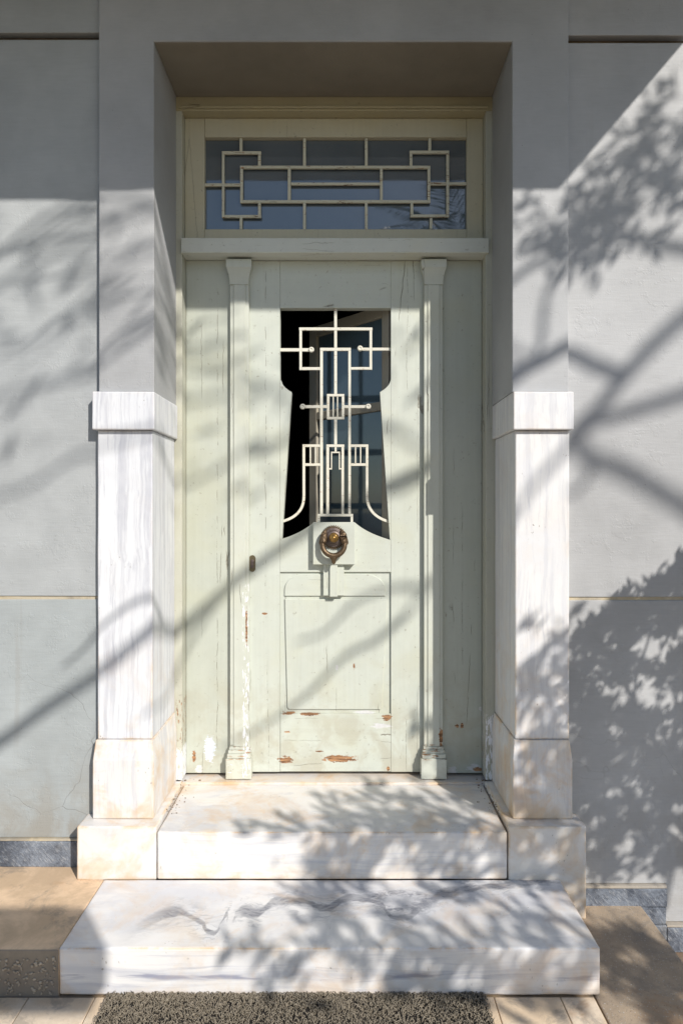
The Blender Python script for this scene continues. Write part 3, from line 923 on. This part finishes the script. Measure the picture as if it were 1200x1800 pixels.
# ------------------------------------------------------------------ knocker
u = (KY - CAM_Y) / F
kx, kz = px(586.3, KY), pz(944.5, KY)
bm = bmesh.new()
N = 36
outer, yb, yf = [], KY - .0002, KY - .007
for k in range(N * 2):
    a = math.pi * k / N
    r = 22.3 * u if k % 2 == 0 else 18.6 * u
    outer.append((kx + r * math.cos(a), kz + r * math.sin(a)))
bk = bm_obj('door_knocker', prism_bm(outer, yf, yb), M_bronze, door)
bm_obj('knocker_dish', lathe_y_bm(kx, kz, [(17.2 * u, yf - .0002), (16.8 * u, yf - .006), (15.4 * u, yf - .008), (14.2 * u, yf - .005), (13.4 * u, yf - .012), (11 * u, yf - .020), (9 * u, yf - .022), (0, yf - .022)], 40), M_bronze2, bk, smooth=True)
bm_obj('knocker_boss', lathe_y_bm(kx + .6 * u, kz, [(8.4 * u, yf - .0205), (8.8 * u, yf - .028), (7.6 * u, yf - .040), (5.5 * u, yf - .045), (4.6 * u, yf - .046), (3.4 * u, yf - .053), (1.4 * u, yf - .057), (0, yf - .058)], 32), M_brass, bk, smooth=True)
# ring: hangs from the two heads
bm = bmesh.new()
RM, rc = 19.4 * u, Vector((kx, KY - .034, pz(956.5, KY)))
P, R = [], []
for k in range(33):
    a = math.radians(152 + 236 * k / 32)
    P.append(rc + Vector((RM * math.cos(a), .006 * math.sin(a), RM * math.sin(a))))
    R.append((4.1 + .7 * math.sin(math.pi * k / 32) ** 2) * u)
tube_into(bm, P, R, 12)
bm_obj('knocker_ring', bm, M_bronze, bk, smooth=True)
bm = bmesh.new()
fin = [(0, 976), (7.5, 977), (7.2, 980), (5.0, 983), (3.8, 985), (3.6, 988), (2.2, 990), (0, 991)]
rings = []
for r, y in fin:
    z = pz(y, KY)
    rings.append([bm.verts.new((kx + .2 * u + max(r, .15) * u * math.cos(2 * math.pi * q / 10), KY - .036 + max(r, .15) * .75 * u * math.sin(2 * math.pi * q / 10), z)) for q in range(10)])
for a, b in zip(rings, rings[1:]):
    for q in range(10): bm.faces.new((a[q], a[(q + 1) % 10], b[(q + 1) % 10], b[q]))
bm.faces.new(rings[0]); bm.faces.new(rings[-1])
bm_obj('knocker_finial', bm, M_bronze, bk, smooth=True)
for s in (-1, 1):
    # beast head that bites the ring: skull, brow, snout and a drooping ear, one skinned body
    me = bpy.data.meshes.new('beast_head')
    J = [((15.5, -.010, 945), 5.2), ((17.5, -.026, 946), 5.6), ((18, -.040, 950), 4.4), ((16.5, -.046, 954.5), 3.2), ((17, -.026, 939), 4.6), ((15, -.022, 933.5), 2.8), ((13, -.018, 929.5), 1.4), ((21, -.024, 947), 3.0), ((23.3, -.022, 952), 2.3), ((23.8, -.020, 957), 1.3), ((20, -.030, 936.5), 2.2), ((11.5, -.03, 947.5), 2.6)]
    E = [(0, 1), (1, 2), (2, 3), (1, 4), (4, 5), (5, 6), (1, 7), (7, 8), (8, 9), (4, 10), (1, 11)]
    me.from_pydata([(kx + s * a[0] * u, KY + a[1], pz(a[2], KY)) for a, r in J], E, [])
    o = bpy.data.objects.new('beast_head_build', me)
    C.objects.link(o)
    md = o.modifiers.new('skin', 'SKIN')
    for q, (a, r) in enumerate(J): me.skin_vertices[0].data[q].radius = (r * u * 1.25, r * u * 1.25)
    me.skin_vertices[0].data[1].use_root = True
    o.modifiers.new('sub', 'SUBSURF').levels = 2
    bpy.context.view_layer.update()
    me2 = bpy.data.meshes.new_from_object(o.evaluated_get(bpy.context.evaluated_depsgraph_get()))
    bpy.data.objects.remove(o)
    me2.name = 'beast_head'
    for v in me2.vertices: v.co += mnoise.noise_vector(v.co * 160) * .0018
    link('beast_head', me2, M_bronze, bk)

# ------------------------------------------------------------------ hall behind and the open casement
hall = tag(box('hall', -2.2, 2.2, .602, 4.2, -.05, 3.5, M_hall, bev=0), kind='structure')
bm = bmesh.new(); bm.from_mesh(hall.data)
bm.faces.ensure_lookup_table()
bmesh.ops.delete(bm, geom=[f for f in bm.faces if f.normal.y < -.9 or f.normal.x < -.9], context='FACES')
bmesh.ops.reverse_faces(bm, faces=bm.faces)
wy0, wy1, wz0, wz1 = .66, 1.75, .85, 2.75
for (a0, a1, b0, b1) in ((.602, 4.2, -.05, wz0), (.602, 4.2, wz1, 3.5), (.602, wy0, wz0, wz1), (wy1, 4.2, wz0, wz1)):
    bm.faces.new([bm.verts.new(v) for v in ((-2.2, a0, b0), (-2.2, a1, b0), (-2.2, a1, b1), (-2.2, a0, b1))])
bm.to_mesh(hall.data); bm.free()
hw = thing('hall_window', (-2.2, 1.2, wz0), 'tall small paned hall window mirrored in the glass behind the grille', 'window')
box('window_frame', -2.24, -2.16, wy0, wy0 + .06, wz0, wz1, M_case, hw)
box('window_frame', -2.24, -2.16, wy1 - .06, wy1, wz0, wz1, M_case, hw)
for k in range(5):
    z = wz0 + (wz1 - wz0 - .05) * k / 4
    box('window_rail', -2.23, -2.17, wy0 + .061, wy1 - .061, z, z + .05, M_case, hw)
for k in range(1, 4):
    y = wy0 + (wy1 - wy0) * k / 4
    box('glazing_bar', -2.225, -2.175, y - .016, y + .016, wz0 + .051, wz1 - .051, M_case, hw, bev=.001)
cs = thing('inner_casement', (.245, .545, 1.1), 'open glazed casement with pale frame behind the door grille', 'window')
cs.rotation_euler = (0, 0, math.atan2(.475, -.42))
CL = .635


def cbox(name, a, b, z0, z1, t0, t1, m, parent=cs, bev=.003):
    me = bpy.data.meshes.new(name)
    bm = box_bm(a, b, t0, t1, z0 - 1.1, z1 - 1.1, bev, 2)
    bm.to_mesh(me); bm.free()
    return link(name, me, m, parent, world_verts=False)


cz0, cz1 = 1.08, 2.345
cbox('casement_stile', 0, .05, cz0, cz1, -.02, .02, M_case)
cbox('casement_stile', CL - .065, CL, cz0, cz1, -.02, .02, M_case)
cbox('casement_rail', .0505, CL - .0655, cz1 - .06, cz1, -.019, .019, M_case)
cbox('casement_rail', .0505, CL - .0655, 1.815, 1.86, -.019, .019, M_case)
cbox('casement_rail', .0505, CL - .0655, cz0, cz0 + .05, -.019, .019, M_case)
cbox('casement_pane', .0505, CL - .0655, 1.8605, cz1 - .0605, -.003, .003, M_glass_c, bev=0)
cbox('casement_pane', .0505, CL - .0655, cz0 + .0505, 1.8145, -.003, .003, M_glass_c, bev=0)

# ------------------------------------------------------------------ doormat
mx0, mx1, my0, my1 = -.808, .492, -1.06, -.531
mat_t = thing('doormat', ((mx0 + mx1) / 2, -.8, GZ), 'grey brown doormat of matted vinyl coils below the steps', 'doormat')
box('mat_backing', mx0 + .004, mx1 - .004, my0, my1 - .006, GZ + .0005, GZ + .006, M_matb, mat_t, bev=.001)
nl = 13500
V, Fc = [], []
base = 0
SEG, SD = 6, 4
area_bias = rng.random(nl) ** 1.5
for k in range(nl):
    cx = rng.uniform(mx0, mx1); cy = my1 - area_bias[k] * (my1 - my0)
    r = rng.uniform(.0042, .007)
    c = np.array((cx, cy, GZ + .006 + rng.uniform(0, .008)))
    a0 = rng.uniform(0, 6.28); arc = rng.uniform(2.5, 5.2)
    nrm = rng.normal(size=3); nrm[2] *= .7; nrm /= np.linalg.norm(nrm)
    e1 = np.cross(nrm, (0.31, .2, .93)); e1 /= np.linalg.norm(e1); e2 = np.cross(nrm, e1)
    th = .0012
    for i in range(SEG):
        a = a0 + arc * i / (SEG - 1)
        rad = e1 * math.cos(a) + e2 * math.sin(a)
        p = c + rad * r
        for q in range(SD):
            b = 2 * math.pi * q / SD
            V.append(p + (rad * math.cos(b) + nrm * math.sin(b)) * th)
    for i in range(SEG - 1):
        for q in range(SD):
            Fc.append((base + i * SD + q, base + i * SD + (q + 1) % SD, base + (i + 1) * SD + (q + 1) % SD, base + (i + 1) * SD + q))
    base += SEG * SD
V = np.array(V)
V[:, 2] = np.maximum(V[:, 2], GZ + .001)
V[:, 1] = np.minimum(V[:, 1], -.5285)
tag(arrays_obj('mat_coils', V, Fc, M_mat, mat_t), kind='stuff')

# ------------------------------------------------------------------ the garden behind the viewer
shadow_obj = thing('shadow_beam', (-.4, -3.42, GZ), 'unseen timber beam on two posts, added to shade the landing and lower step', 'shadow_beam')  # out of view, added and shaped to cast the shade band at lower left
box('post', -1.62, -1.50, -3.48, -3.36, -.62, 1.899, M_timber, shadow_obj, bev=.008)
box('post', .05, .17, -3.48, -3.36, -.62, 1.899, M_timber, shadow_obj, bev=.008)
box('beam', -2.6, 1.085, -3.49, -3.35, 1.90, 2.23, M_timber, shadow_obj, bev=.01, seg=2)


def sunray(X, Y, Z, t):
    return Vector((X, Y, Z)) + S * t


def wp(x, y, t, Y=0.0):
    """the point at distance t towards the sun from the place on the wall measured at photo column x, row y"""
    return sunray(px(x, Y), Y, pz(y, Y), t)


def smooth_path(pts, n=6):
    out = []
    m = len(pts)
    for i in range(m - 1):
        p0, p1, p2, p3 = pts[max(i - 1, 0)], pts[i], pts[i + 1], pts[min(i + 2, m - 1)]
        for k in range(n):
            t = k / n
            out.append(0.5 * ((2 * p1) + (p2 - p0) * t + (2 * p0 - 5 * p1 + 4 * p2 - p3) * t * t + (3 * p1 - p0 - 3 * p2 + p3) * t ** 3))
    out.append(pts[-1])
    return out


def limb(bm, pts, r0, r1, sides=7):
    q = smooth_path(pts)
    n = len(q)
    tube_into(bm, q, [r0 + (r1 - r0) * i / (n - 1) for i in range(n)], sides)


class Leaves:
    def __init__(s): s.v = []; s.f = []

    def leaf(s, c, d, L, W):
        c = np.array(c); d = np.array(d, float); d /= np.linalg.norm(d)
        n = rng.normal(size=3); n -= d * n.dot(d); n /= np.linalg.norm(n)
        w = np.cross(d, n)
        b = len(s.v)
        s.v += [c, c + d * L * .5 + w * W * .5 - n * W * .12, c + d * L, c + d * L * .5 - w * W * .5 - n * W * .12]
        s.f.append((b, b + 1, b + 2, b + 3))

    def tuft(s, c, d, k, L, W, spread):
        """leaves round a twig end; d is the way the twig points"""
        d = Vector(d).normalized()
        for i in range(k):
            dd = np.array(d) * rng.uniform(.4, 1.2) + rng.normal(size=3) * .55
            s.leaf(np.array(c) + rng.normal(size=3) * spread, dd, L * rng.uniform(.7, 1.3), W * rng.uniform(.7, 1.3))

    def build(s, name, m, parent): return tag(arrays_obj(name, s.v, s.f, m, parent), kind='stuff')


# --- the big spreading tree, bare limbs over the door
T = 6.4
foot = Vector((7.7, -7.3, -.6))
tree = thing('shade_tree', foot, 'spreading garden tree with crooked bare limbs', 'tree')
bm = bmesh.new()
fork = wp(1420, 640, T)
limb(bm, [foot, foot + Vector((-.1, .15, 1.6)), foot + Vector((.15, .25, 3.0)), wp(1560, 760, T), fork, wp(1420, 420, T), wp(1330, 330, T)], .17, .06, 10)
bm_obj('trunk', bm, M_bark, tree, smooth=True)
limbs = [
    # (photo points on the wall, distance, radii)
    ([(1420, 420), (1300, 480), (1180, 575), (1110, 650), (1060, 712), (1010, 760)], 5.4, .038, .026),
    ([(1060, 715), (1025, 745), (1045, 790), (1100, 810), (1200, 868), (1320, 940)], 5.3, .034, .032),
    ([(1420, 640), (1300, 655), (1190, 690), (1110, 715), (1050, 735), (1000, 785), (940, 850), (905, 905), (860, 960)], 5.2, .036, .011),
    ([(1055, 780), (1050, 820), (1030, 850), (1000, 862)], 5.2, .018, .012),
        ([(1110, 648), (1060, 628), (1005, 606), (940, 640), (830, 690), (700, 760), (580, 840), (460, 935), (380, 1010), (310, 1068), (200, 1163), (150, 1196), (70, 1248), (0, 1300), (-120, 1370)], 4.6, .028, .026),
    ([(330, 1050), (270, 1050), (230, 1062), (180, 1100), (150, 1135), (112, 1166)], 3.7, .016, .006),
    ([(940, 640), (760, 560), (560, 620), (420, 690), (330, 735), (240, 770), (140, 790), (60, 840), (-40, 870)], 5.2, .014, .011),
    ([(580, 840), (520, 880), (430, 1000), (330, 1180), (250, 1260)], 4.6, .016, .008),
    ([(760, 560), (600, 500), (430, 520), (280, 560), (170, 640), (80, 660), (-60, 700)], 5.4, .013, .010),
    ([(600, 500), (420, 430), (260, 440), (180, 490), (90, 570), (0, 610)], 5.3, .012, .009),
    ([(420, 430), (300, 370), (180, 400), (60, 450), (-60, 530)], 5.2, .014, .010),
    ([(300, 370), (190, 340), (90, 360), (0, 430), (-80, 500)], 5.0, .014, .009),
    ([(860, 960), (800, 1010), (740, 1040), (660, 1120), (560, 1190), (480, 1230)], 4.6, .020, .008),
    ([(905, 905), (840, 900), (760, 930), (700, 990), (640, 1010)], 4.8, .018, .008),
    ([(940, 640), (860, 700), (790, 705), (720, 730), (680, 775)], 4.8, .018, .010),
    ([(1330, 440), (1190, 415), (1090, 400), (1000, 440), (930, 470), (870, 520)], 4.5, .028, .014),
    ([(1300, 330), (1200, 290), (1100, 330), (1000, 390), (930, 450)], 4.6, .018, .008),
    ([(1000, 440), (960, 520), (950, 600), (930, 650)], 4.7, .018, .012),
]
for pts, t, r0, r1 in limbs:
    bm = bmesh.new()
    q = [wp(a, b, t + (1.3 if t >= 5.15 else .2) + .25 * math.sin(k * 1.3)) for k, (a, b) in enumerate(pts)]
    limb(bm, q, r0, r1, 7)
    bm_obj('limb', bm, M_bark, tree, smooth=True)
lv = Leaves()
bm = bmesh.new()
for k in range(17):        # fine twigs trailing over the upper left, seen only as soft streaks
    a, b, t = rng.uniform(120, 560), rng.uniform(330, 520), rng.uniform(3.2, 4.8)
    ang = rng.uniform(2.2, 3.0)
    q = []
    for i in range(7):
        q.append(wp(a, b, t))
        ang += rng.normal() * .22
        a += math.cos(ang) * 42; b += abs(math.sin(ang)) * 36
    limb(bm, q, rng.uniform(.005, .009), .003, 5)
tag(bm_obj('twigs', bm, M_bark, tree), kind='stuff')
# leafy sprays at the upper right, along drooping twigs
for (a, b, n, sp) in [(1190, 200, 20, .07), (1160, 255, 22, .08), (1120, 285, 22, .07), (1080, 300, 16, .06), (1050, 340, 22, .08), (1010, 330, 10, .05), (1100, 340, 18, .07), (1150, 330, 16, .07), (1060, 390, 22, .07), (1020, 410, 22, .07), (985, 400, 10, .05),
                      (1180, 290, 14, .06), (1130, 380, 12, .05), (945, 360, 9, .05), (925, 395, 8, .05), (1040, 430, 12, .05), (1200, 250, 20, .08), (1230, 300, 24, .1), (1240, 220, 24, .1), (1195, 160, 10, .05)]:
    lv.tuft(wp(a, b, 2.9 + rng.uniform(-.25, .25)), wp(a - 60, b + 35, 3.9) - wp(a, b, 3.9), int(n * 1.5), .11, .030, sp)
for k in range(38):        # scattered clumps higher in the crown
    a, b = rng.uniform(-100, 900), rng.uniform(330, 700)
    lv.tuft(wp(a, b, rng.uniform(4.6, 6.0)), (-.6, .1, -.5), 3, .16, .035, .08)
lv.build('crown', M_leaf, tree)

# --- the leafy shrub tree on the right, close to the wall
foot2 = Vector((2.75, -1.45, -.6))
sh = thing('garden_bush', foot2, 'leafy multi stemmed garden bush beside the house wall', 'bush')
bm = bmesh.new()
lv = Leaves()
stems = [([(1250, 1500), (1180, 1400), (1130, 1230), (1150, 1130), (1190, 1020)], 1.3), ([(1260, 1450), (1200, 1280), (1230, 1100), (1260, 980)], 1.4), ([(1240, 1500), (1120, 1400), (1060, 1280), (1020, 1180)], 1.4), ([(1130, 1230), (1090, 1160), (1060, 1110)], 1.3)]
c0 = wp(1300, 1560, 1.4)
limb(bm, [foot2, foot2 + Vector((-.05, .05, .7)), c0], .035, .024)
bm_obj('trunk', bm, M_bark, sh, smooth=True)
for pts, t in stems:
    bm = bmesh.new()
    limb(bm, [c0] + [wp(a, b, t) for a, b in pts], .014, .004, 5)
    bm_obj('stem', bm, M_bark, sh, smooth=True)


def nz(a, b, s, o=0):
    return mnoise.noise(Vector(((a + .8 * b) / (s * .8), (b - .8 * a) / (s * 1.9), o)))


def inside(a, b):
    top = 1130 + (a - 1000) * -.80 if a < 1210 else 960      # the ragged upper outline of the bush's shade
    return b > top


gaps = [(1085, 1225, 26, 42), (1140, 1215, 30, 40), (1050, 1270, 14, 30), (1150, 1145, 20, 18), (1110, 1400, 16, 26), (1180, 1350, 22, 18), (1035, 1150, 12, 10), (1190, 1240, 20, 22), (1140, 1330, 14, 20)]
k = 0
while k < 900:
    a, b = rng.uniform(985, 1330), rng.uniform(940, 1480)
    if not inside(a, b): continue
    if any(((a - g[0]) / g[2]) ** 2 + ((b - g[1]) / g[3]) ** 2 < 1 for g in gaps): continue
    if a < 1030 and rng.random() < .45: continue
    if b > 1270 and rng.random() < .85: continue
    if nz(a, b, 40, 1) < -.12 + max(0, a - 1100) * .0014: continue
    lv.tuft(wp(a, b, rng.uniform(.95, 1.6)), (rng.uniform(-.2, .9), .1, rng.uniform(.2, 1.0)), 4, .052, .022, .014)
    k += 1
for k in range(60):
    a, b = rng.uniform(1010, 1330), rng.uniform(1010, 1420)
    if not inside(a, b - 20) or any(((a - g[0]) / g[2]) ** 2 + ((b - g[1]) / g[3]) ** 2 < 1.2 for g in gaps): continue
    lv.tuft(wp(a, b, rng.uniform(1.2, 1.9)), (.5, .1, .7), 4, .075, .032, .022)
lv.build('crown', M_leaf, sh)

# --- the taller tree beyond it whose crown dapples the lower right and the steps
foot3 = Vector((4.5, -3.6, -.6))
dt = thing('small_leaved_tree', foot3, 'round crowned small leaved tree in the garden', 'tree')
bm = bmesh.new()
c3 = wp(1270, 1450, 2.9)
limb(bm, [foot3, foot3 + Vector((.05, .1, 1.4)), c3 + Vector((.35, 0, .1))], .10, .06, 9)
bm_obj('trunk', bm, M_bark, dt, smooth=True)
for tgt in [(1120, 1300), (1010, 1450), (1180, 1600), (900, 1560), (700, 1600), (980, 1350)]:
    bm = bmesh.new()
    e = wp(tgt[0], tgt[1], 2.7)
    limb(bm, [c3 + Vector((.35, 0, .1)), (c3 + e) / 2 + Vector((0, 0, .12)), e], .03, .010, 6)
    bm_obj('limb', bm, M_bark, dt, smooth=True)
lv = Leaves()


def dapple(n, fx0, fx1, fy0, fy1, Y, t0, t1, keep, kk=4, L=.095, Wd=.04, sp=.032):
    k = 0
    while k < n:
        a, b = rng.uniform(fx0, fx1), rng.uniform(fy0, fy1)
        if not keep(a, b): continue
        lv.tuft(wp(a, b, rng.uniform(t0, t1), Y), (.5, .1, .8), kk, L, Wd, sp)
        k += 1


dapple(860, 990, 1330, 1250, 1560, .03, 1.5, 2.2, lambda a, b: nz(a, b, 40) > .03 and b - (a - 1000) * -.25 < 1575, 5, .050, .022, .012)
dapple(95, 890, 1010, 1120, 1445, 0, 2.2, 3.0, lambda a, b: nz(a, b, 34, 3) > .02 + (1290 - b) * .0012)
dapple(60, 895, 1035, 1440, 1610, -.09, 2.2, 3.0, lambda a, b: nz(a, b, 40, 5) > .0)
dapple(92, 420, 890, 1440, 1550, -.09, 2.3, 3.0, lambda a, b: nz(a, b, 36, 7) > .04 + max(0, 640 - a) * .0012)
dapple(100, 400, 1050, 1650, 1760, -.5, 2.5, 3.2, lambda a, b: nz(a, b, 36, 9) > .06 + max(0, 620 - a) * .0014)
dapple(90, 1040, 1260, 1620, 1800, -.45, 2.2, 3.0, lambda a, b: nz(a, b, 40, 2) > -.05)


def ground_dapple(n, x0, x1, y0, y1, Z, keep, t0=2.4, t1=3.2):
    k = 0
    while k < n:
        X, Y = rng.uniform(x0, x1), rng.uniform(y0, y1)
        if not keep(X, Y): continue
        lv.tuft(sunray(X, Y, Z, rng.uniform(t0, t1)), (.5, .1, .8), 4, .095, .04, .032)
        k += 1


ground_dapple(50, -.45, .62, -.08, .32, 0, lambda X, Y: mnoise.noise(Vector((X * 6, Y * 9, 4))) > .02 and X > -.35 + Y)
ground_dapple(42, -.1, .90, -.5, -.1, -.2, lambda X, Y: mnoise.noise(Vector((X * 6, Y * 8, 8))) > .2 - X * .12)
lv.build('crown', M_leaf, dt)

# --- palm across the garden, mirrored in the transom glass
pf = Vector((2.35, -8.6, -.6))
pm = thing('palm_tree', pf, 'tall feather palm across the garden', 'tree')
bm = bmesh.new()
top = Vector((2.2, -8.6, 5.9))
limb(bm, [pf, pf + Vector((.1, 0, 2.5)), top + Vector((.02, 0, -1.5)), top], .17, .11, 10)
bm_obj('trunk', bm, M_bark, pm, smooth=True)
lv = Leaves()
for k in range(26):
    az = k * 2.399
    el = math.radians(75 - 4.2 * k)
    d = Vector((math.cos(az) * math.cos(el), math.sin(az) * math.cos(el), math.sin(el)))
    p = top.copy()
    q = d.copy()
    for i in range(26):
        q = (q + Vector((0, 0, -.045))).normalized()
        p = p + q * .075
        side = q.cross(Vector((0, 0, 1)))
        if side.length < .05: side = Vector((1, 0, 0))
        side.normalize()
        L = .50 * math.sin(math.pi * min(1, (i + 3) / 27)) + .06
        for s in (-1, 1):
            lv.leaf(p, q * .7 + side * s * .8 + Vector((0, 0, -.25)), L, .034)
        lv.leaf(p - q * .075, q, .10, .02)
lv.build('crown', M_palm, pm)
